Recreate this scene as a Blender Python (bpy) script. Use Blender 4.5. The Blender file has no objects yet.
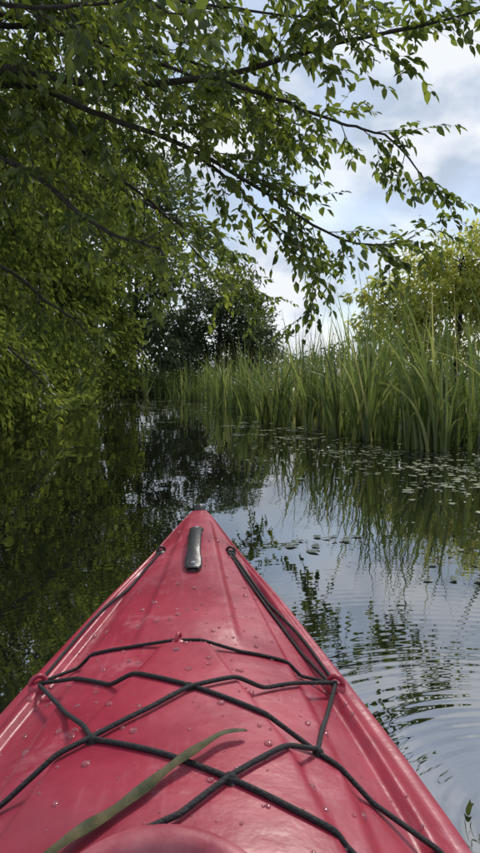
import bpy, math, random
import numpy as np
from mathutils import Vector
R = np.random.default_rng(7); random.seed(7)
scn = bpy.context.scene
scn.view_settings.view_transform='Standard'; scn.view_settings.look='None'; scn.view_settings.exposure=0

# ---------------------------------------------------------------- helpers
def mk(name, V, Q, mats, midx=None, rnd=None, smooth=False, parent=None):
    V=np.asarray(V,dtype=np.float32); Q=np.asarray(Q,dtype=np.int32)
    me=bpy.data.meshes.new(name); n=len(Q)
    me.vertices.add(len(V)); me.vertices.foreach_set('co',V.ravel())
    me.loops.add(n*4); me.loops.foreach_set('vertex_index',Q.ravel())
    me.polygons.add(n); me.polygons.foreach_set('loop_start',np.arange(n,dtype=np.int32)*4)
    for m in mats: me.materials.append(m)
    if midx is not None: me.polygons.foreach_set('material_index',np.asarray(midx,dtype=np.int32))
    me.update(calc_edges=True)
    if rnd is not None:
        a=me.attributes.new('rnd','FLOAT','POINT'); a.data.foreach_set('value',np.asarray(rnd,dtype=np.float32))
    if smooth: me.polygons.foreach_set('use_smooth',np.ones(n,dtype=bool))
    me.validate()
    o=bpy.data.objects.new(name,me); scn.collection.objects.link(o)
    if parent: o.parent=parent
    return o

class Acc:
    def __init__(s): s.V=[];s.Q=[];s.M=[];s.R=[];s.n=0
    def add(s,V,Q,m=0,r=None):
        V=np.asarray(V,float).reshape(-1,3); Q=np.asarray(Q,int).reshape(-1,4)
        s.V.append(V); s.Q.append(Q+s.n); s.n+=len(V)
        s.M.append(np.full(len(Q),m)); s.R.append(np.full(len(V),.5) if r is None else r)
    def build(s,name,mats,**k):
        return mk(name,np.vstack(s.V),np.vstack(s.Q),mats,np.concatenate(s.M),np.concatenate(s.R),**k)

def norm(a): return a/(np.linalg.norm(a,axis=-1,keepdims=True)+1e-9)

def tube(pts,rad,sides=6,closed=False):
    P=np.asarray(pts,float); n=len(P); rad=np.broadcast_to(np.asarray(rad,float),(n,))
    if closed: T=norm(np.roll(P,-1,0)-np.roll(P,1,0))
    else: T=norm(np.gradient(P,axis=0))
    up=np.array([0.05,0.02,1.0]); 
    if abs(T[:,2]).mean()>.8: up=np.array([1.0,0.03,0.02])
    A=norm(np.cross(T,up)); B=np.cross(T,A)
    th=np.arange(sides)/sides*2*math.pi
    V=P[:,None,:]+rad[:,None,None]*(np.cos(th)[None,:,None]*A[:,None,:]+np.sin(th)[None,:,None]*B[:,None,:])
    V=V.reshape(-1,3); Q=[]
    m=n if closed else n-1
    i=np.arange(m)[:,None]; j=np.arange(sides)[None,:]; i2=(i+1)%n; j2=(j+1)%sides
    Q=np.stack([i*sides+j,i*sides+j2,i2*sides+j2,i2*sides+j],-1).reshape(-1,4)
    return V,Q

def spline(pts,n):
    P=np.asarray(pts,float); d=np.concatenate([[0],np.cumsum(np.linalg.norm(np.diff(P,axis=0),axis=1))])
    P2=np.vstack([2*P[0]-P[1],P,2*P[-1]-P[-2]]); out=[]
    for t in np.linspace(0,d[-1],n):
        k=min(max(np.searchsorted(d,t,side='right')-1,0),len(P)-2); f=(t-d[k])/(d[k+1]-d[k]+1e-9)
        a,b,c,e=P2[k],P2[k+1],P2[k+2],P2[k+3]
        out.append(.5*((2*b)+(-a+c)*f+(2*a-5*b+4*c-e)*f*f+(-a+3*b-3*c+e)*f**3))
    return np.array(out)

def leaves(P,D,L,nz=None,wf=.24,rv=None):
    n=len(P); D=norm(D); L=np.broadcast_to(np.asarray(L,float),(n,))[:,None]
    N=R.normal(size=(n,3))*.55+np.array([0,0,1.0]) if nz is None else nz
    W=norm(np.cross(D,N)); N=np.cross(W,D)
    k=lambda a,w,z: P+D*L*a+W*L*w+N*L*z
    V=np.stack([k(0,0,0),k(.28,wf,.07),k(.66,wf*.8,.04),k(1,0,-.10),k(.66,-wf*.8,.04),k(.28,-wf,.07)],1).reshape(-1,3)
    b=np.arange(n)[:,None]*6
    Q=np.concatenate([b+np.array([[0,1,2,3]]),b+np.array([[0,3,4,5]])],1).reshape(-1,4)
    r=np.repeat(R.random(n) if rv is None else rv,6)
    return V,Q,r

# ---------------------------------------------------------------- materials
def newmat(name):
    m=bpy.data.materials.new(name); m.use_nodes=True; nt=m.node_tree; nt.nodes.clear()
    o=nt.nodes.new('ShaderNodeOutputMaterial'); return m,nt,o
def N(nt,t,**k):
    n=nt.nodes.new(t)
    for a,b in k.items():
        if hasattr(n,a): setattr(n,a,b)
        else: n.inputs[a.replace('_',' ')].default_value=b
    return n
def ramp(nt,stops):
    r=nt.nodes.new('ShaderNodeValToRGB'); e=r.color_ramp.elements
    while len(e)<len(stops): e.new(.5)
    for i,(p,c) in enumerate(stops): e[i].position=p; e[i].color=(*c,1)
    return r
def leafmat(name,cols,tcol,mixf=.42,gloss=0.0,rough=.38):
    m,nt,o=newmat(name); L=nt.links.new
    at=N(nt,'ShaderNodeAttribute',attribute_name='rnd')
    r=ramp(nt,cols); L(at.outputs['Fac'],r.inputs[0])
    p=N(nt,'ShaderNodeBsdfDiffuse'); L(r.outputs[0],p.inputs['Color'])
    t=N(nt,'ShaderNodeBsdfTranslucent'); mx=N(nt,'ShaderNodeMixRGB',blend_type='MULTIPLY'); 
    mx.inputs[0].default_value=1; L(r.outputs[0],mx.inputs[1]); mx.inputs[2].default_value=(*tcol,1); L(mx.outputs[0],t.inputs['Color'])
    mm=N(nt,'ShaderNodeMixShader'); mm.inputs[0].default_value=mixf; L(p.outputs[0],mm.inputs[1]); L(t.outputs[0],mm.inputs[2])
    if gloss:
        gl=N(nt,'ShaderNodeBsdfGlossy'); gl.inputs['Roughness'].default_value=rough; gl.inputs['Color'].default_value=(.9,.95,1,1)
        m2=N(nt,'ShaderNodeMixShader'); m2.inputs[0].default_value=gloss; L(mm.outputs[0],m2.inputs[1]); L(gl.outputs[0],m2.inputs[2]); mm=m2
    L(mm.outputs[0],o.inputs['Surface']); return m
def simple(name,c1,c2,scale,rough,bump=0.0,detail=5,spec=.5):
    m,nt,o=newmat(name); L=nt.links.new
    tc=N(nt,'ShaderNodeTexCoord'); nz=N(nt,'ShaderNodeTexNoise'); nz.inputs['Scale'].default_value=scale; nz.inputs['Detail'].default_value=detail
    L(tc.outputs['Object'],nz.inputs['Vector']); r=ramp(nt,[(.35,c1),(.65,c2)]); L(nz.outputs['Fac'],r.inputs[0])
    p=N(nt,'ShaderNodeBsdfPrincipled'); p.inputs['Roughness'].default_value=rough; p.inputs['Specular IOR Level'].default_value=spec
    L(r.outputs[0],p.inputs['Base Color'])
    if bump:
        b=N(nt,'ShaderNodeBump'); b.inputs['Strength'].default_value=bump; b.inputs['Distance'].default_value=.02; L(nz.outputs['Fac'],b.inputs['Height']); L(b.outputs[0],p.inputs['Normal'])
    L(p.outputs[0],o.inputs['Surface']); return m

M_bark=simple('bark',(.022,.018,.014),(.06,.05,.038),14,.9,.6)
M_leaf=leafmat('overhang_leaves',[(.08,(.024,.038,.014)),(.5,(.058,.082,.024)),(.92,(.125,.155,.042))],(3.3,3.1,1.4),.5,.03)
M_leafA=leafmat('willow_leaves',[(.1,(.028,.043,.016)),(.5,(.068,.094,.029)),(.92,(.155,.18,.052))],(2.6,2.5,1.35),.45)
M_leafD=leafmat('dark_leaves',[(.1,(.045,.062,.038)),(.5,(.08,.105,.06)),(.9,(.12,.15,.082))],(2.2,2.1,1.7),.44)
M_leafY=leafmat('pale_leaves',[(.1,(.18,.20,.06)),(.5,(.33,.35,.10)),(.9,(.44,.45,.14))],(1.85,1.8,1.3),.54)
M_reed=leafmat('reed_blades',[(.05,(.032,.048,.02)),(.42,(.078,.11,.038)),(.74,(.155,.195,.068)),(.86,(.25,.26,.12)),(.98,(.40,.33,.19))],(2.0,2.0,1.2),.42,.03,.3)
M_ground=simple('bank_soil',(.018,.022,.010),(.035,.045,.016),3,.95,.5)

# ---------------------------------------------------------------- channel
YL=np.array([-400,-30,0,12,20,26,30,40,60,400]); XL=np.array([-6,-5.5,-4.9,-4.7,-5.2,-6.2,-8,-16,-30,-30.])
YR=np.array([-400,-30,0,5.5,7.2,8.5,10,12,15,20,26,30,40,60,400]); XR=np.array([7,6.5,5.0,3.8,2.75,2.15,1.65,1.05,.4,-.5,-1.6,-3.4,-10,-24,-24.])
xl=lambda y:np.interp(y,YL,XL); xr=lambda y:np.interp(y,YR,XR)

t=np.linspace(-1,1,240); gx=np.sinh(t*5.2)/np.sinh(5.2)*600; gy=np.sinh(t*5.2)/np.sinh(5.2)*600+8
X,Y=np.meshgrid(gx,gy); d=np.maximum(xl(Y)-X,X-xr(Y)); s=np.clip((d+.4)/2.0,0,1); s=s*s*(3-2*s)
Z=-.8+s*1.0+.05*np.sin(X*1.7+Y)*np.cos(Y*1.3)*s+ .15*np.clip(d/20,0,1)
V=np.stack([X,Y,Z],-1).reshape(-1,3); n=240; i,j=np.meshgrid(np.arange(n-1),np.arange(n-1),indexing='ij')
Q=np.stack([i*n+j,i*n+j+1,(i+1)*n+j+1,(i+1)*n+j],-1).reshape(-1,4)
mk('ground',V,Q,[M_ground],smooth=True)

# water
m,nt,o=newmat('river_water'); L=nt.links.new
geo=N(nt,'ShaderNodeNewGeometry')
mp=N(nt,'ShaderNodeMapping'); mp.inputs['Scale'].default_value=(1.0,.6,1); L(geo.outputs['Position'],mp.inputs[0])
n1=N(nt,'ShaderNodeTexNoise'); n1.inputs['Scale'].default_value=1.5; n1.inputs['Detail'].default_value=2; n1.inputs['Roughness'].default_value=.45; L(mp.outputs[0],n1.inputs['Vector'])
n2=N(nt,'ShaderNodeTexNoise'); n2.inputs['Scale'].default_value=13; n2.inputs['Detail'].default_value=1; L(mp.outputs[0],n2.inputs['Vector'])
def rings(cx,cy,freq,fall):
    dd=N(nt,'ShaderNodeVectorMath',operation='DISTANCE'); L(geo.outputs['Position'],dd.inputs[0]); dd.inputs[1].default_value=(cx,cy,0)
    a=N(nt,'ShaderNodeMath',operation='MULTIPLY'); L(dd.outputs['Value'],a.inputs[0]); a.inputs[1].default_value=freq
    sn=N(nt,'ShaderNodeMath',operation='SINE'); L(a.outputs[0],sn.inputs[0])
    b=N(nt,'ShaderNodeMath',operation='MULTIPLY'); L(dd.outputs['Value'],b.inputs[0]); b.inputs[1].default_value=-fall
    e=N(nt,'ShaderNodeMath',operation='EXPONENT'); L(b.outputs[0],e.inputs[0])
    c=N(nt,'ShaderNodeMath',operation='MULTIPLY'); L(sn.outputs[0],c.inputs[0]); L(e.outputs[0],c.inputs[1]); return c
r1=rings(.62,1.15,130,1.3)
def add(a,b,k):
    x=N(nt,'ShaderNodeMath',operation='MULTIPLY_ADD'); L(b,x.inputs[0]); x.inputs[1].default_value=k; L(a,x.inputs[2]); return x.outputs[0]
h=N(nt,'ShaderNodeMath',operation='MULTIPLY'); L(n1.outputs['Fac'],h.inputs[0]); h.inputs[1].default_value=.30
h=add(h.outputs[0],n2.outputs['Fac'],.026); h=add(h,r1.outputs[0],.011)
b=N(nt,'ShaderNodeBump'); b.inputs['Strength'].default_value=1; b.inputs['Distance'].default_value=.018; L(h,b.inputs['Height'])
fr=N(nt,'ShaderNodeFresnel'); fr.inputs['IOR'].default_value=4.6; L(b.outputs[0],fr.inputs['Normal'])
g=N(nt,'ShaderNodeBsdfGlossy'); g.inputs['Roughness'].default_value=.012; g.inputs['Color'].default_value=(.98,.99,1,1); L(b.outputs[0],g.inputs['Normal'])
df=N(nt,'ShaderNodeBsdfDiffuse'); df.inputs['Color'].default_value=(.007,.008,.005,1)
mm=N(nt,'ShaderNodeMixShader'); L(fr.outputs[0],mm.inputs[0]); L(df.outputs[0],mm.inputs[1]); L(g.outputs[0],mm.inputs[2]); L(mm.outputs[0],o.inputs['Surface'])
mk('water',[(-600,-600,0),(600,-600,0),(600,600,0),(-600,600,0)],[(0,1,2,3)],[m])

# ---------------------------------------------------------------- crown trees
def crown_tree(name,base,lobes,nclump,nleaf,lsize,mat,droop=.5,crad=.4,trunk_r=.16,shell=.5):
    A=Acc(); base=np.array(base,float); lobes=[(np.array(c,float),np.array(r,float)) for c,r in lobes]
    top=max(c[2] for c,r in lobes); cen=np.mean([c for c,r in lobes],axis=0)
    tp=spline([base,base+(cen-base)*[.1,.1,.35]+R.normal(size=3)*.1,base+(cen-base)*[.5,.5,.75],[cen[0],cen[1],top]],10)
    A.add(*tube(tp,np.linspace(trunk_r,trunk_r*.3,10),8),0)
    vol=np.array([r.prod() for c,r in lobes])**.7; vol/=vol.sum(); C=[]
    for (c,r),w in zip(lobes,vol):
        k=int(nclump*w)+1; dv=norm(R.normal(size=(k,3))); rr=(shell+(1-shell)*R.random(k)**.6)[:,None]
        wob=1+.24*np.sin(dv[:,:1]*5+c[0])*np.cos(dv[:,1:2]*6+c[1])+.1*R.normal(size=(k,1))
        pts=c+dv*r*rr*wob; C.append(pts)
        st=tp[R.integers(3,8)]; lp=spline([st,(st+c)/2+[0,0,.3],c],7); A.add(*tube(lp,np.linspace(trunk_r*.5,trunk_r*.2,7),6),0)
        for q in pts[::6]:
            bp=spline([c+R.normal(size=3)*.2,(c+q)/2+[0,0,.15],q],5); A.add(*tube(bp,np.linspace(.035,.008,5),4),0)
    C=np.vstack(C); C=C[C[:,2]>.15]; k=len(C)
    cs=crad*(.6+.8*R.random(k)); cr_=R.random(k)
    idx=np.repeat(np.arange(k),nleaf); off=R.normal(size=(len(idx),3))*.5
    off[:,2]*=.75
    P=C[idx]+off*cs[idx][:,None]; P[:,2]-=droop*.35*(off[:,0]**2+off[:,1]**2)*cs[idx]
    out=norm(C-cen)[idx]
    D=out*.5+off*.6+R.normal(size=P.shape)*.45+np.array([0,0,-droop])
    rv=.55*cr_[idx]+.45*R.random(len(idx))
    ok=P[:,2]>.03; P=P[ok];D=D[ok];rv=rv[ok]
    V,Q,r=leaves(P,D,lsize*(.7+.6*R.random(len(P))),rv=rv)
    A.add(V,Q,1,r)
    return A.build(name,[M_bark,mat])

crown_tree('willow_tree',(-7.6,11.5,.2),[((-6.4,11.5,3.2),(2.6,2.6,3.0)),((-5.2,11,1.6),(1.7,2.2,1.5)),((-6.8,12,6),(3,3,2.6)),((-4.6,12.5,4.6),(1.7,2,1.6))],480,40,.13,M_leafA,.9)
crown_tree('willow_tree',(-8.6,16.5,.2),[((-6.8,16.5,3.6),(2.8,2.8,3.2)),((-5.6,16,1.6),(1.6,2.2,1.5)),((-7.4,17,7),(3.4,3,3)),((-5.0,17.5,5.2),(1.9,2,1.9))],480,36,.16,M_leafA,.9)
crown_tree('willow_tree',(-9.6,22.5,.2),[((-7.8,22,3.4),(3.0,3,3.0)),((-6.2,21.5,1.6),(1.6,2.2,1.6)),((-7.4,23,7.5),(3.6,3,3.6)),((-5.6,23,5.2),(1.9,2,2.2))],520,32,.2,M_leafA,.7,crad=.45)
crown_tree('alder_tree',(-9.6,28.5,.2),[((-7.8,28,3),(3.0,3,2.6)),((-7.0,29,6.5),(3.2,3,3.4)),((-5.6,29,2.2),(1.6,2,1.8)),((-6.4,29,10),(2.8,3,2.6))],480,30,.23,M_leafA,.5,crad=.5)
crown_tree('alder_tree',(-5.6,34,.2),[((-5.2,33.5,2.6),(2.4,2,2.3)),((-5.2,34.5,6.0),(2.8,2,3)),((-4.9,35,10),(2.8,2,3.0))],420,30,.24,M_leafD,.4,crad=.5)
crown_tree('hawthorn_tree',(-1.3,37,.2),[((-1.0,36.5,3.0),(2.9,2.4,2.8)),((-.9,37,5.0),(2.2,2,1.8)),((.9,37,2.4),(1.6,2,2)),((-3.3,36.5,2.6),(1.6,2,2.2))],480,30,.22,M_leafD,.3)
crown_tree('pale_willow_tree',(9.0,27,.2),[((8.7,27,3.8),(2.8,2.4,2.5)),((9.2,27,5.3),(2.3,2,1.6)),((6.4,27,3.3),(1.8,2,1.8)),((11.6,27.5,4.6),(2.5,2,2.4))],500,34,.2,M_leafY,.5)
crown_tree('pale_willow_tree',(16,29,.2),[((15,29,3.6),(3.0,2.6,2.8)),((17,29,5.6),(3,2.4,2)),((19.5,29,3.4),(2.4,2,2.4))],300,28,.25,M_leafY,.5)

# distant trees (one mass)
A=Acc(); k=700; px=R.uniform(-90,110,k); py=R.uniform(85,110,k); hh=3.4+1.6*np.sin(px*.13)+1.0*np.sin(px*.41+1)
pz=R.random(k)**.7*hh; idx=np.repeat(np.arange(k),22); P=np.stack([px,py,pz],1)[idx]+R.normal(size=(k*22,3))*[1.3,1.3,.7]
ok=P[:,2]>.2; P=P[ok]; V,Q,r=leaves(P,R.normal(size=P.shape),.85); A.add(V,Q,0,r); A.build('distant_treeline',[M_leafD])

# undergrowth left bank
A=Acc(); k=950; yy=R.uniform(4,36,k); xx=xl(yy)+.45-R.random(k)**1.5*2.4; zz=.1+R.random(k)*1.6
m2=200; yy[:m2]=R.uniform(31,36,m2); xx[:m2]=R.uniform(-9,1,m2); zz[:m2]=.1+R.random(m2)*.9
idx=np.repeat(np.arange(k),24); P=np.stack([xx,yy,zz],1)[idx]+R.normal(size=(len(idx),3))*[.28,.3,.22]; ok=P[:,2]>.02; P=P[ok]
rv=(.5*R.random(k)[idx]+.5*R.random(len(idx)))[ok]
V,Q,r=leaves(P,R.normal(size=P.shape)*.7+[.3,-.2,-.3],.15*(.7+.7*R.random(len(P))),rv=rv); A.add(V,Q,0,r); A.build('bank_undergrowth',[M_leafA])

# ---------------------------------------------------------------- overhanging tree
A=Acc(); LP=[];LD=[];LR=[]
cur=[.5]
def branch(p0,d0,length,r0,lvl,droop):
    n=max(4,int(length/.12)); p=np.array(p0,float); d=norm(np.array(d0,float)); pts=[p.copy()]
    st=length/n
    for q in range(n):
        d=norm(d+R.normal(size=3)*.10+np.array([0,0,-droop*st])); p=p+d*st; pts.append(p.copy())
    pts=np.array(pts); A.add(*tube(pts,np.linspace(r0,r0*.3,len(pts)),5 if lvl<2 else 3),0)
    return pts
def side(tan,spread=1.0,down=.0):
    tan=norm(tan); q=R.normal(size=3); q-=tan*(q@tan); q=norm(q); q[2]*=.6
    return norm(tan*.75+q*spread+np.array([0,0,-down]))
def twigleaves(pts,f0=.1):
    T=norm(np.gradient(pts,axis=0)); Lc=np.concatenate([[0],np.cumsum(np.linalg.norm(np.diff(pts,axis=0),axis=1))])
    sgn=1
    for t in np.arange(f0*Lc[-1],Lc[-1]+.001,.037):
        if R.random()<.10: continue
        p=np.array([np.interp(t,Lc,pts[:,c]) for c in range(3)]); k=min(int(np.searchsorted(Lc,t)),len(pts)-1); tt=T[k]
        w=norm(np.cross(tt,[0,0,1.0])+1e-4); sgn=-sgn
        LP.append(p+R.normal(size=3)*.014); LD.append(tt*.7+w*sgn*.8+np.array([0,0,-.35])+R.normal(size=3)*.3); LR.append(.45*cur[0]+.55*R.random())
    LP.append(pts[-1]); LD.append(T[-1]+[0,0,-.3]); LR.append(.6)
def limb(ctrl,r0,r1,sp=.16,slen=(.7,1.4),dens=1.0,start=0.0,thin=0.0):
    P=spline(ctrl,40); P[1:-1]+=np.cumsum(R.normal(size=(38,3))*.010,axis=0)
    A.add(*tube(P,np.linspace(r0,r1,40),8),0)
    Lc=np.concatenate([[0],np.cumsum(np.linalg.norm(np.diff(P,axis=0),axis=1))]); T=norm(np.gradient(P,axis=0))
    for t in np.arange(start*Lc[-1],Lc[-1],sp/dens):
        k=min(int(np.searchsorted(Lc,t)),39); f=t/Lc[-1]; cur[0]=R.random()
        if R.random()<thin*max(0,(f-.5)*2): continue
        ln=R.uniform(*slen)*(1-.45*f); s=branch(P[k],side(T[k],1.0,.1),ln,max(.006,r1*.7),1,.35)
        for q in range(1,len(s)):
            if R.random()<.95:
                tw=branch(s[q],side(s[q]-s[q-1],.9,.15),R.uniform(.18,.5),.0035,2,.9); twigleaves(tw,.15)
        twigleaves(s,.4)
    twigleaves(P[34:],.2)
trunk=spline([(-5.8,8.6,-.1),(-5.4,8.4,1.8),(-4.9,8.1,3.8),(-4.6,7.8,5.6),(-4.5,7.7,8)],20); A.add(*tube(trunk,np.linspace(.26,.08,20),12),0)
limb([(-4.9,8,3.9),(-2.6,7,4.0),(-1.5,7,3.85),(-.27,6.8,3.85),(.96,6.5,4.05),(2.3,6.2,4.25)],.07,.010,dens=.9,thin=.35)
limb([(-5.1,8.2,3.3),(-3.5,7.3,3.3),(-2.35,7,3.0),(-1.5,6.8,2.35),(-.75,6.6,2.05)],.06,.012,slen=(.5,1.0),dens=.9)
limb([(-4.8,8,4.0),(-2.6,7.4,4.0),(-1.3,7,3.5),(-.43,7,3.15),(.53,7.2,2.6),(1.2,7.4,2.35),(1.95,7.6,2.45)],.05,.008,dens=.95,slen=(.5,1.0))
limb([(-.27,6.8,3.85),(.64,7,3.6),(1.6,7.2,3.35),(2.1,7.3,2.85)],.025,.006,slen=(.3,.7),dens=.8)
limb([(-4.6,7.8,5.6),(-2,6.5,5.3),(0,6,4.85),(1.2,6,4.55),(2.4,6,4.25)],.06,.008,dens=1.1,thin=.35)
limb([(-3.6,7.2,5.0),(-1.8,6.6,4.6),(-.2,6.4,4.35),(.9,6.3,4.1)],.03,.008,dens=.9,slen=(.5,1.0))
limb([(-4.7,7.9,4.9),(-3,6,4.2),(-1.5,5.2,3.6),(-.5,4.8,3.4)],.045,.01,slen=(.5,1.0),dens=.8)
limb([(-5.2,8.3,2.6),(-3.8,8.5,2.6),(-2.6,9,1.8),(-2.0,9,1.2)],.04,.01,slen=(.4,.9),dens=.9)
limb([(-4.6,7.8,5.5),(-2.5,9,5.5),(-.5,9,5.0),(.8,9,4.2)],.05,.01)
limb([(-.43,7,3.15),(.1,7.2,2.7),(.5,7.4,2.1),(.8,7.4,1.8)],.02,.006,slen=(.3,.6),dens=.8)
limb([(-4.9,8.1,4.2),(-3,8.5,4.2),(-1.5,9,3.4),(-.5,9.4,2.5)],.05,.01,dens=1.05)
limb([(-4.9,8.1,4.2),(-3,9.5,4.2),(-1.3,11,3.6),(-.2,12,2.9),(.2,12.3,2.3)],.05,.01,dens=1.05)
limb([(-4.6,7.9,5.0),(-2.6,8,4.9),(-.8,8,4.4),(.4,8,3.7)],.05,.01)
limb([(-4.5,7.8,6.5),(-2.5,8,6.3),(0,8,5.7),(1.5,8,5.3)],.05,.01,thin=.4)
limb([(-4.5,7.8,7.0),(-3,10,7.2),(-1.5,12,6.8),(-.3,13,6.0)],.05,.01,slen=(.8,1.5),dens=.9)
limb([(-5.4,8.4,2.0),(-4.6,9.5,2.3),(-3.8,10.5,1.6),(-3.2,11,.8),(-3.0,11.2,.45)],.04,.01,slen=(.4,.9),dens=.9)
LP=np.array(LP);LD=np.array(LD)
V,Q,r=leaves(LP,LD,.112*(.5+.85*R.random(len(LP))),rv=np.array(LR)); A.add(V,Q,1,r)
A.build('overhanging_tree',[M_bark,M_leaf])

# ---------------------------------------------------------------- reeds
def blades(P,az,Ln,lean,bend,w,seg=7,rv=None):
    n=len(P); t=np.linspace(0,1,seg)[None,:]; H=np.stack([np.cos(az),np.sin(az)],1)
    hor=(lean[:,None]*t+bend[:,None]*t**2.6)*Ln[:,None]; z=Ln[:,None]*(t*np.sqrt(np.clip(1-lean**2,.2,1))[:,None]-bend[:,None]*.75*t**3.4)
    C=np.stack([P[:,None,0]+H[:,None,0]*hor,P[:,None,1]+H[:,None,1]*hor,P[:,None,2]+z],-1)
    tw=az+math.pi/2+R.normal(size=n)*.7; W=np.stack([np.cos(tw),np.sin(tw),np.zeros(n)],1)[:,None,:]
    wd=(w[:,None]*np.clip(1.05-t**1.8,.04,1)*.5)[:,:,None]
    V=np.stack([C-W*wd,C+W*wd],2).reshape(-1,3)
    b=(np.arange(n)[:,None]*seg*2+np.arange(seg-1)[None,:]*2)[:,:,None]; Q=(b+np.array([0,1,3,2])).reshape(-1,4)
    return V,Q,np.repeat(R.random(n) if rv is None else rv,seg*2)
A=Acc(); cl=[]
for q in range(270):
    y=4.5+R.random()**1.25*30; dd=R.random()**1.1*4.5; cl.append((xr(y)+dd+R.normal()*.3-.12,y,0,dd))
cl=np.array(cl); kk_=R.integers(6,26,len(cl)); idx=np.repeat(np.arange(len(cl)),kk_); c=cl[idx]
n=len(idx); hs=(.45+.85*R.random(len(cl))**1.4)[idx]*np.interp(c[:,1],[6,9,14,30],[1.4,1.28,1.08,1.0])
P=c[:,:3].copy(); P[:,:2]+=R.normal(size=(n,2))*.055; P[:,2]=-.05
Ln=hs*(1.75*(.45+.65*R.random(n)))
az=R.random(n)*2*math.pi
V,Q,r=blades(P,az,Ln,np.abs(R.normal(size=n))*.2,R.random(n)**4*.9,.022+.030*R.random(n)**1.5,rv=.45*R.random(len(cl))[idx]+.55*R.random(n)); A.add(V,Q,0,r)
n=3200; y=4.5+R.random(n)**1.3*30; x=xr(y)+.0+R.random(n)**1.3*4.5
V,Q,r=blades(np.stack([x,y,np.full(n,-.03)],1),R.random(n)*6.28,.3+.65*R.random(n),np.abs(R.normal(size=n))*.25,R.random(n)**2*.6,.014+.014*R.random(n),6); A.add(V,Q,0,r*.6)
n=170; y=6+R.random(n)*20; x=xr(y)+.2+R.random(n)*3.5
V,Q,r=blades(np.stack([x,y,np.full(n,-.03)],1),R.random(n)*6.28,1.7+.6*R.random(n),np.abs(R.normal(size=n))*.08,R.random(n)*.15,np.full(n,.011),6); A.add(V,Q,0,np.full(len(V),.95))
# tall fans of broad blades along the water's edge
E=[(.55,12.6),(.75,11.9),(.2,15.6),(1.15,10.6),(-.5,19),(1.75,9.0),(2.3,7.7),(1.45,9.9),(2.95,7.0),(1.3,11.0),(2.6,8.2),(3.3,7.6),(3.1,8.8),(2.1,10.2)]
for e_,(ex,ey) in enumerate(E):
    n=30; P=np.stack([ex+R.normal(size=n)*.09,ey+R.normal(size=n)*.09,np.full(n,-.05)],1)
    tall=1.0 if ey>9.5 else 1.15
    V,Q,r=blades(P,(math.pi+R.normal(size=n)*1.0) if e_%2==0 else R.random(n)*6.28,tall*(1.15+.85*R.random(n)),.04+.27*R.random(n),.06+.6*R.random(n)**2.5,.030+.022*R.random(n),9,rv=.2+.7*R.random(n)); A.add(V,Q,0,r)
A.build('reed_bed',[M_reed])
A=Acc(); n=8000; y=R.uniform(2,60,n); x=xr(y)+2+R.random(n)*30
V,Q,r=blades(np.stack([x,y,np.full(n,.1)],1),R.random(n)*6.28,.5+.7*R.random(n),np.abs(R.normal(size=n))*.2,R.random(n)*.5,.03+.02*R.random(n),5); A.add(V,Q,0,r); A.build('meadow_grass',[M_reed])

# floating leaves
A=Acc(); P=[]
for (cx,cy,sx,sy,kk) in [(2.2,5.7,.5,.9,560),(2.2,4.5,.5,.6,280),(1.5,7.4,.5,.8,380),(.7,10.5,.4,1.5,260),(-1.0,19,.8,3,260),(-3.5,22,1.3,3,300),(.40,3.35,.10,.08,30),(.62,3.5,.06,.1,16),(1.4,3.2,.35,.4,60)]:
    q=R.normal(size=(kk,2))*[sx,sy]+[cx,cy]; cnt=q[::9]; q[:]=cnt[np.arange(len(q))%len(cnt)]+R.normal(size=q.shape)*[.17,.13]*(1 if kk>40 else .4); P.append(q)
P=np.vstack(P); ok=(P[:,0]<xr(P[:,1])+.3); P=P[ok]; n=len(P); rad=(.008+.036*R.random(n)**2)*np.where(P[:,1]>9,1.7,1)*np.where(P[:,1]<3.9,.7,1); a=R.random((n,1))*6.28+np.arange(8)[None,:]/8*2*math.pi
rr=rad[:,None]*(1+.24*R.normal(size=(n,8))); el=.45+.5*R.random((n,1)); an=R.random((n,1))*6.28
ex,ey=np.cos(a)*rr,np.sin(a)*rr*el
ring=np.stack([P[:,None,0]+ex*np.cos(an)-ey*np.sin(an),P[:,None,1]+ex*np.sin(an)+ey*np.cos(an),.004+.004*R.random((n,8))],-1)
b=np.arange(n)[:,None]*8; Q=np.concatenate([b+[[0,1,2,3]],b+[[0,3,4,7]],b+[[4,5,6,7]]],1).reshape(-1,4)
M_fl=leafmat('floating_leaf',[(.1,(.06,.07,.03)),(.55,(.15,.18,.07)),(.9,(.30,.31,.17))],(1,1,1),.1,.18,.3)
A.add(ring.reshape(-1,3),Q,0,np.repeat(R.random(n)*np.where(P[:,1]<3.9,.3,1),8)); A.build('floating_leaves',[M_fl])

# ---------------------------------------------------------------- kayak
kayak=bpy.data.objects.new('kayak',None); scn.collection.objects.link(kayak)
KA=math.radians(2.14); kayak.location=(-.05,0,0); kayak.rotation_euler=(0,0,KA)
hv=[-1.2,-1.05,-.8,-.5,0,.4,.745,.924,1.11,1.41,1.67,1.925,2.0,2.04,2.06]
hwv=[.02,.15,.26,.33,.372,.37,.35,.32,.277,.196,.112,.050,.032,.02,.008]
vv=np.linspace(-1.2,2.06,400); hs_=np.interp(vv,hv,hwv); ker=np.hanning(21); ker/=ker.sum(); hsm=np.convolve(np.pad(hs_,10,'edge'),ker,'valid')
HW=lambda v:np.interp(v,vv,hsm)
def sm(y_,v_):
    a=np.interp(vv,v_,y_); k=np.hanning(41);k/=k.sum(); a=np.convolve(np.pad(a,20,'edge'),k,'valid'); return lambda v:np.interp(v,vv,a)
ZE=sm([.36,.30,.275,.285,.30,.32,.36,.405,.44],[-1.2,-.7,0,.6,.9,1.1,1.4,1.7,2.06])
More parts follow.
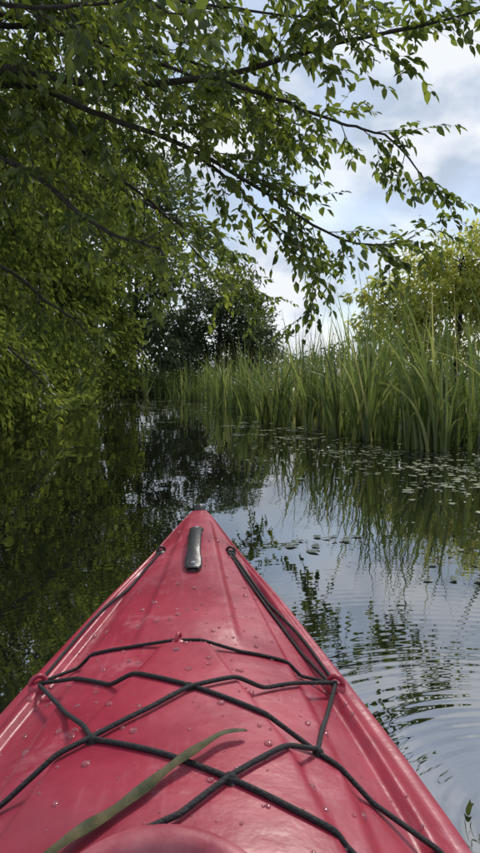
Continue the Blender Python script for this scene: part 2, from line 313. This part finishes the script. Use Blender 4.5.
CR=sm([.0,.04,.09,.10,.095,.075,.055,.035,.0],[-1.2,-.9,-.4,.5,.75,1.1,1.4,1.7,2.06])
ss=lambda x:(lambda c:c*c*(3-2*c))(np.clip(x,0,1))
def deckz(u,v):
    u=np.abs(u); hw=HW(v); s=np.clip(u/hw,0,1); z=ZE(v)+CR(v)*(1-s**2.1)
    env=ss((v-.45)/.15)*ss((1.12-v)/.08)
    w1=np.interp(v,[.5,.8,1.0,1.10],[.20,.13,.055,.02])
    z=z+.024*env*(1-ss((u-w1)/.02))
    envb=ss((v-1.08)/.1)*ss((1.98-v)/.2)
    z=z+.009*envb*(1-ss((u-np.interp(v,[1.1,1.4,1.9],[.085,.06,.026]))/.016))
    env2=ss((v-.5)/.15)*ss((1.65-v)/.3)
    z=z-.018*env2*ss((s-.60)/.05)*(1-ss((s-.80)/.05))
    z=z-.007*ss((v-.5)/.1)*ss((2-v)/.1)*np.exp(-((s-.93)/.03)**2)
    return z
m,nt,o=newmat('red_plastic'); L=nt.links.new
tc=N(nt,'ShaderNodeTexCoord'); nz=N(nt,'ShaderNodeTexNoise'); nz.inputs['Scale'].default_value=5; nz.inputs['Detail'].default_value=6; nz.inputs['Roughness'].default_value=.6; L(tc.outputs['Object'],nz.inputs['Vector'])
r=ramp(nt,[(.25,(.25,.018,.038)),(.55,(.36,.032,.060)),(.8,(.45,.075,.11))]); L(nz.outputs['Fac'],r.inputs[0])
mp=N(nt,'ShaderNodeMapping'); mp.inputs['Scale'].default_value=(60,6,20); mp.inputs['Rotation'].default_value=(0,0,.4); L(tc.outputs['Object'],mp.inputs[0])
sc=N(nt,'ShaderNodeTexNoise'); sc.inputs['Scale'].default_value=1.0; sc.inputs['Detail'].default_value=5; L(mp.outputs[0],sc.inputs['Vector'])
sr=ramp(nt,[(.60,(0,0,0)),(.74,(1,1,1))]); L(sc.outputs['Fac'],sr.inputs[0])
sf=N(nt,'ShaderNodeMath',operation='MULTIPLY'); L(sr.outputs[0],sf.inputs[0]); sf.inputs[1].default_value=.22
mx=N(nt,'ShaderNodeMixRGB'); L(sf.outputs[0],mx.inputs[0]); L(r.outputs[0],mx.inputs[1]); mx.inputs[2].default_value=(.6,.22,.25,1)
sc2=N(nt,'ShaderNodeTexNoise'); sc2.inputs['Scale'].default_value=9; sc2.inputs['Detail'].default_value=9; sc2.inputs['Roughness'].default_value=.72; L(tc.outputs['Object'],sc2.inputs['Vector'])
sr2=ramp(nt,[(.55,(0,0,0)),(.70,(.5,.5,.5))]); L(sc2.outputs['Fac'],sr2.inputs[0])
mx2=N(nt,'ShaderNodeMixRGB'); L(sr2.outputs[0],mx2.inputs[0]); L(mx.outputs[0],mx2.inputs[1]); mx2.inputs[2].default_value=(.58,.25,.28,1)
sc3=N(nt,'ShaderNodeTexNoise'); sc3.inputs['Scale'].default_value=2.6; sc3.inputs['Detail'].default_value=7; sc3.inputs['Roughness'].default_value=.65; L(tc.outputs['Object'],sc3.inputs['Vector'])
sr3=ramp(nt,[(.48,(0,0,0)),(.70,(.6,.6,.6))]); L(sc3.outputs['Fac'],sr3.inputs[0])
mx3=N(nt,'ShaderNodeMixRGB'); L(sr3.outputs[0],mx3.inputs[0]); L(mx2.outputs[0],mx3.inputs[1]); mx3.inputs[2].default_value=(.16,.018,.032,1)
p=N(nt,'ShaderNodeBsdfPrincipled'); L(mx3.outputs[0],p.inputs['Base Color']); p.inputs['Specular IOR Level'].default_value=.45
rr_=ramp(nt,[(.3,(.27,)*3),(.7,(.48,)*3)]); L(nz.outputs['Fac'],rr_.inputs[0]); L(rr_.outputs[0],p.inputs['Roughness'])
b=N(nt,'ShaderNodeBump'); b.inputs['Strength'].default_value=.4; b.inputs['Distance'].default_value=.007
fine=N(nt,'ShaderNodeTexNoise'); fine.inputs['Scale'].default_value=16; fine.inputs['Detail'].default_value=4; L(tc.outputs['Object'],fine.inputs['Vector']); L(fine.outputs['Fac'],b.inputs['Height']); L(b.outputs[0],p.inputs['Normal'])
L(p.outputs[0],o.inputs['Surface']); M_red=m
M_cord=simple('black_cord',(.006,.006,.007),(.018,.018,.02),300,.75,.4)
M_blk=simple('black_rubber',(.012,.012,.013),(.025,.025,.028),40,.4,.1)
M_steel=simple('dull_steel',(.25,.25,.26),(.4,.4,.42),60,.35)
M_rim=simple('faded_rim_plastic',(.26,.035,.055),(.42,.13,.15),16,.5,.25,9,.35)
nv=420; nu=121; vs=np.linspace(-1.2,2.06,nv); su=np.linspace(-1,1,nu)
VV,SU=np.meshgrid(vs,su,indexing='ij'); UU=SU*HW(VV); ZZ=deckz(UU,VV)
V=np.stack([UU,VV,ZZ],-1).reshape(-1,3)
i,j=np.meshgrid(np.arange(nv-1),np.arange(nu-1),indexing='ij'); Q=np.stack([i*nu+j,i*nu+j+1,(i+1)*nu+j+1,(i+1)*nu+j],-1).reshape(-1,4)
cen=V[Q].mean(1); ca,cb,cv=.43,.20,.146
ins=(cen[:,0]/cb)**2+((cen[:,1]-cv)/ca)**2<1; Q=Q[~ins]
mk('deck',V,Q,[M_red],smooth=True,parent=kayak)
KZ=sm([.30,.0,-.09,-.10,-.10,-.07,.02,.20,.42],[-1.2,-1.08,-.8,0,1.1,1.5,1.8,1.96,2.06])
prof=[(1.0,1.0),(1.012,.985),(1.014,.95),(.995,.90),(.97,.7),(.90,.45),(.75,.2),(.45,.05),(0,0)]
pr=prof+[(-a,b_) for a,b_ in prof[-2::-1]]
hu=np.array([a for a,_ in pr]); hz=np.array([b_ for _,b_ in pr]); vs2=np.linspace(-1.2,2.06,160)
Vh=np.stack([HW(vs2)[:,None]*hu[None,:],np.repeat(vs2[:,None],len(hu),1),KZ(vs2)[:,None]+(ZE(vs2)-KZ(vs2))[:,None]*hz[None,:]],-1).reshape(-1,3)
k=len(hu); i,j=np.meshgrid(np.arange(159),np.arange(k-1),indexing='ij'); Q=np.stack([i*k+j,(i+1)*k+j,(i+1)*k+j+1,i*k+j+1],-1).reshape(-1,4)
mk('hull',Vh,Q,[M_red],smooth=True,parent=kayak)
V,Q=tube([(0,2.03,.425),(0,2.045,.445),(0,2.05,.455)],[.016,.018,.004],12); mk('bow_cap',V,Q,[M_blk],smooth=True,parent=kayak)
th=np.linspace(0,2*math.pi,97)[:-1]; eu=cb*np.cos(th); ev=cv+ca*np.sin(th)
ez=deckz(eu,ev)+.012
V,Q=tube(np.stack([eu*1.02,cv+(ev-cv)*1.01,ez],1),.017,12,closed=True); mk('cockpit_coaming',V,Q,[M_rim],smooth=True,parent=kayak)
rows=[]
for f,zf in [(1.02,1.0),(.99,.75),(1.0,.4),(.95,.1),(.8,0),(.01,0)]:
    rows.append(np.stack([eu*f,cv+(ev-cv)*f,.03+(ez-.03)*zf],1))
V=np.vstack(rows); k=96; i,j=np.meshgrid(np.arange(5),np.arange(k),indexing='ij'); Q=np.stack([i*k+j,i*k+(j+1)%k,(i+1)*k+(j+1)%k,(i+1)*k+j],-1).reshape(-1,4)
mk('cockpit_tub',V,Q,[M_blk],smooth=True,parent=kayak)
def box_sweep(pts,w,h):
    P=np.asarray(pts,float); n=len(P); T=norm(np.gradient(P,axis=0)); S=np.array([1.,0,0]); U=np.cross(S,T)
    pr=[(-1,-.6),(-.8,-1),(.8,-1),(1,-.6),(1,.6),(.8,1),(-.8,1),(-1,.6)]
    V=np.stack([P+S*a*w[:,None]+U*b_*h for a,b_ in pr],1).reshape(-1,3); i=np.arange(n-1)[:,None]; j=np.arange(8)[None,:]; j2=(j+1)%8
    Q=np.stack([i*8+j,i*8+j2,(i+1)*8+j2,(i+1)*8+j],-1).reshape(-1,4)
    caps=np.array([[0,1,2,3],[0,3,4,7],[4,5,6,7]]); return V,np.vstack([Q,caps,caps[:,::-1]+(n-1)*8])
dz=lambda v:float(deckz(0.,v))
hp=spline([(0,1.415,dz(1.415)+.006),(0,1.45,dz(1.45)+.012),(0,1.49,dz(1.49)+.026),(0,1.56,dz(1.56)+.032),(0,1.63,dz(1.63)+.026),(0,1.67,dz(1.67)+.014),(0,1.71,dz(1.71)+.007)],40)
w_=np.interp(np.linspace(0,1,40),[0,.05,.14,.22,.78,.86,.95,1],[.012,.019,.019,.015,.015,.018,.018,.010])
A=Acc(); A.add(*box_sweep(hp,w_,.005),0); A.build('carry_handle',[M_blk],smooth=False,parent=kayak)
def dome(u,v,r,h,lift=0,sq=1.0,seg=12,rings_=4):
    Vs=[];
    for k_ in range(rings_+1):
        f=k_/rings_; rr=r*math.cos(f*math.pi/2*.97); zz=h*math.sin(f*math.pi/2)
        for q in range(seg):
            a=q/seg*2*math.pi; x_=u+rr*math.cos(a); y_=v+rr*math.sin(a)*sq; Vs.append((x_,y_,float(deckz(u,v))+lift+zz-(.004 if k_==0 else 0)))
    i,j=np.meshgrid(np.arange(rings_),np.arange(seg),indexing='ij'); Q=np.stack([i*seg+j,i*seg+(j+1)%seg,(i+1)*seg+(j+1)%seg,(i+1)*seg+j],-1).reshape(-1,4)
    return np.array(Vs),Q
A=Acc()
for sv in (1.435,1.695): A.add(*dome(0,sv,.006,.004,lift=.014),0)
A.build('handle_screws',[M_steel],smooth=True,parent=kayak)

# deck rigging: cord stretched taut over the deck
def taut(P):
    d=np.concatenate([[0],np.cumsum(np.linalg.norm(np.diff(P[:,:2],axis=0),axis=1))]); z=P[:,2]; st=[]
    for k_ in range(len(d)):
        while len(st)>=2 and (z[st[-1]]-z[st[-2]])*(d[k_]-d[st[-2]])<=(z[k_]-z[st[-2]])*(d[st[-1]]-d[st[-2]]): st.pop()
        st.append(k_)
    P[:,2]=np.interp(d,d[st],z[st]); return P
def cord(name,pts,r=.0034,lift=.0,mat=None):
    out=[]
    for a,b_ in zip(pts[:-1],pts[1:]):
        t=np.linspace(0,1,24)[:,None]; q=np.array(a)[None,:]*(1-t)+np.array(b_)[None,:]*t
        S=np.column_stack([q,deckz(q[:,0],q[:,1])+r+lift]); S=taut(S); out.append(S if not out else S[1:])
    P=np.vstack(out)
    for _ in range(3):
        P[1:-1]=P[:-2]*.25+P[1:-1]*.5+P[2:]*.25
    V,Q=tube(P,r,8); return mk(name,V,Q,[mat or M_cord],smooth=True,parent=kayak)
EL_=(-.247,1.072); ER=(.250,1.055)
cord('deck_line_left',[(-.087,1.621),(-.144,1.456),(-.208,1.27),EL_],.003)
cord('deck_line_right',[(.087,1.615),(.162,1.384),(.222,1.176),ER],.003)
cord('deck_line_right_inner',[(.080,1.60),(.150,1.384),(.208,1.176),(.238,1.07)],.003)
cord('bungee_arc',[EL_,(-.189,1.115),(-.097,1.100),(-.011,1.088),(.09,1.075),(.193,1.075),ER],.0030)
cord('bungee_a',[EL_,(-.175,1.03),(-.111,.975),(.012,.905),(.108,.845),(.182,.812),(.242,.765),(.30,.69),(.33,.62)],.0034)
cord('bungee_b',[ER,(.122,.955),(.012,.895),(-.036,.842),(-.103,.783),(-.196,.720),(-.31,.655)],.0034,.003)
cord('bungee_c',[EL_,(-.168,.921),(-.103,.783),(-.010,.736),(.065,.692),(.127,.654),(.180,.625),(.26,.57)],.0034)
cord('bungee_d',[ER,(.216,.950),(.182,.815),(.065,.692),(.013,.628),(-.03,.600)],.0034,.003)
A=Acc()
for (u_,v_,r_) in [(.012,.900,.007),(-.103,.783,.008),(.182,.814,.008),(.065,.692,.009)]:
    A.add(*dome(u_,v_,r_,.010),0)
A.build('cord_crossings',[M_cord],smooth=True,parent=kayak)
def padeye(u,v,ang,name,mat=None,sc=1.0):
    A=Acc(); A.add(*dome(u,v,.017*sc,.008*sc,sq=1.25),0)
    t=np.linspace(0,math.pi,14); z0=float(deckz(u,v)); ca_,sa_=math.cos(ang),math.sin(ang)
    P=np.stack([u+np.cos(t)*.013*sc*ca_,v+np.cos(t)*.013*sc*sa_,z0+.004+np.sin(t)*.013*sc],1); A.add(*tube(P,.0042*sc,8),0)
    A.build(name,[mat or M_red],smooth=True,parent=kayak)
padeye(*EL_,.6,'pad_eye_left'); padeye(*ER,-.6,'pad_eye_right'); padeye(-.087,1.621,.4,'pad_eye_bow_left',M_blk,.8); padeye(.087,1.615,-.4,'pad_eye_bow_right',M_blk,.8); padeye(-.014,1.09,1.3,'pad_eye_centre',None,.8)
# water drops
m,nt,o=newmat('water_drop'); p=N(nt,'ShaderNodeBsdfPrincipled'); p.inputs['Base Color'].default_value=(.9,.6,.65,1); p.inputs['Transmission Weight'].default_value=.9; p.inputs['Roughness'].default_value=.02; p.inputs['IOR'].default_value=1.33; nt.links.new(p.outputs[0],o.inputs['Surface'])
A=Acc()
for q in range(380):
    v_=R.uniform(.58,1.25) if q<290 else R.uniform(1.2,1.8); u_=R.uniform(-.85,.85)*float(HW(v_)); r_=.0014+.005*R.random()**3.5
    A.add(*dome(u_,v_,r_,r_*.5,lift=.0005,sq=R.uniform(.7,1.5),seg=8,rings_=3),0)
A.build('water_drops',[m],smooth=True,parent=kayak)
# reed leaf lying on the deck
M_dl=simple('fallen_leaf',(.022,.030,.010),(.085,.070,.028),38,.6,.2,spec=.25)
P=spline([(.088,.780,0),(.060,.766,0),(.037,.740,0),(-.007,.691,0),(-.048,.642,0),(-.078,.612,0),(-.110,.575,0)],40); P[:,2]=deckz(P[:,0],P[:,1])+.009+.003*np.sin(np.linspace(0,7,40))
T=norm(np.gradient(P,axis=0)); S=norm(np.cross(T,[0,0,1.0])); wd=.0085*np.interp(np.linspace(0,1,40),[0,.04,.25,.8,1],[.3,.6,.8,1,.8])*(1+.15*np.sin(np.linspace(0,25,40)))
V=np.stack([P-S*wd[:,None]+[0,0,.003],P,P+S*wd[:,None]+[0,0,.002]],1).reshape(-1,3); i=np.arange(39)[:,None]; j=np.arange(2)[None,:]
Q=np.stack([i*3+j,i*3+j+1,(i+1)*3+j+1,(i+1)*3+j],-1).reshape(-1,4); mk('fallen_reed_leaf',V,Q,[M_dl],smooth=True,parent=kayak)

# ---------------------------------------------------------------- world, sun, camera
EL,AZ=50,25
w=bpy.data.worlds.new('World'); scn.world=w; w.use_nodes=True; nt=w.node_tree; nt.nodes.clear(); L=nt.links.new
o=nt.nodes.new('ShaderNodeOutputWorld'); sky=nt.nodes.new('ShaderNodeTexSky'); sky.sky_type='NISHITA'; sky.sun_disc=False; sky.sun_elevation=math.radians(EL); sky.sun_rotation=math.radians(AZ)
b1=nt.nodes.new('ShaderNodeBackground'); b1.inputs[1].default_value=.15; L(sky.outputs[0],b1.inputs[0])
tc=nt.nodes.new('ShaderNodeTexCoord'); mp=nt.nodes.new('ShaderNodeMapping'); mp.inputs['Scale'].default_value=(1,1,1.7); mp.inputs['Location'].default_value=(.35,.2,.1); L(tc.outputs['Generated'],mp.inputs[0])
nz=nt.nodes.new('ShaderNodeTexNoise'); nz.inputs['Scale'].default_value=3.6; nz.inputs['Detail'].default_value=8; nz.inputs['Roughness'].default_value=.52; L(mp.outputs[0],nz.inputs['Vector'])
cr=ramp(nt,[(.40,(.45,.45,.45)),(.54,(1,1,1))]); L(nz.outputs['Fac'],cr.inputs[0])
nz2=nt.nodes.new('ShaderNodeTexNoise'); nz2.inputs['Scale'].default_value=7; nz2.inputs['Detail'].default_value=8; L(mp.outputs[0],nz2.inputs['Vector'])
cc=ramp(nt,[(.42,(.40,.47,.58)),(.58,(.70,.73,.78))]); L(nz2.outputs['Fac'],cc.inputs[0])
b2=nt.nodes.new('ShaderNodeBackground'); b2.inputs[1].default_value=1.3; L(cc.outputs[0],b2.inputs[0])
mx=nt.nodes.new('ShaderNodeMixShader'); L(cr.outputs[0],mx.inputs[0]); L(b1.outputs[0],mx.inputs[1]); L(b2.outputs[0],mx.inputs[2]); L(mx.outputs[0],o.inputs[0])
sl=bpy.data.lights.new('sun','SUN'); sl.energy=2.6; sl.angle=math.radians(10); sl.color=(1,.95,.87); so=bpy.data.objects.new('sun',sl); scn.collection.objects.link(so)
sd=Vector((math.sin(math.radians(AZ))*math.cos(math.radians(EL)),math.cos(math.radians(AZ))*math.cos(math.radians(EL)),math.sin(math.radians(EL))))
so.rotation_euler=sd.to_track_quat('Z','Y').to_euler(); so.location=(0,0,20)
cd=bpy.data.cameras.new('camera'); co=bpy.data.objects.new('camera',cd); scn.collection.objects.link(co); scn.camera=co
cd.sensor_fit='VERTICAL'; cd.sensor_height=24; cd.lens=24*657/853; cd.clip_end=3000; cd.clip_start=.02
co.location=(0,0,.85); co.rotation_euler=(math.radians(90-4.2),0,0)
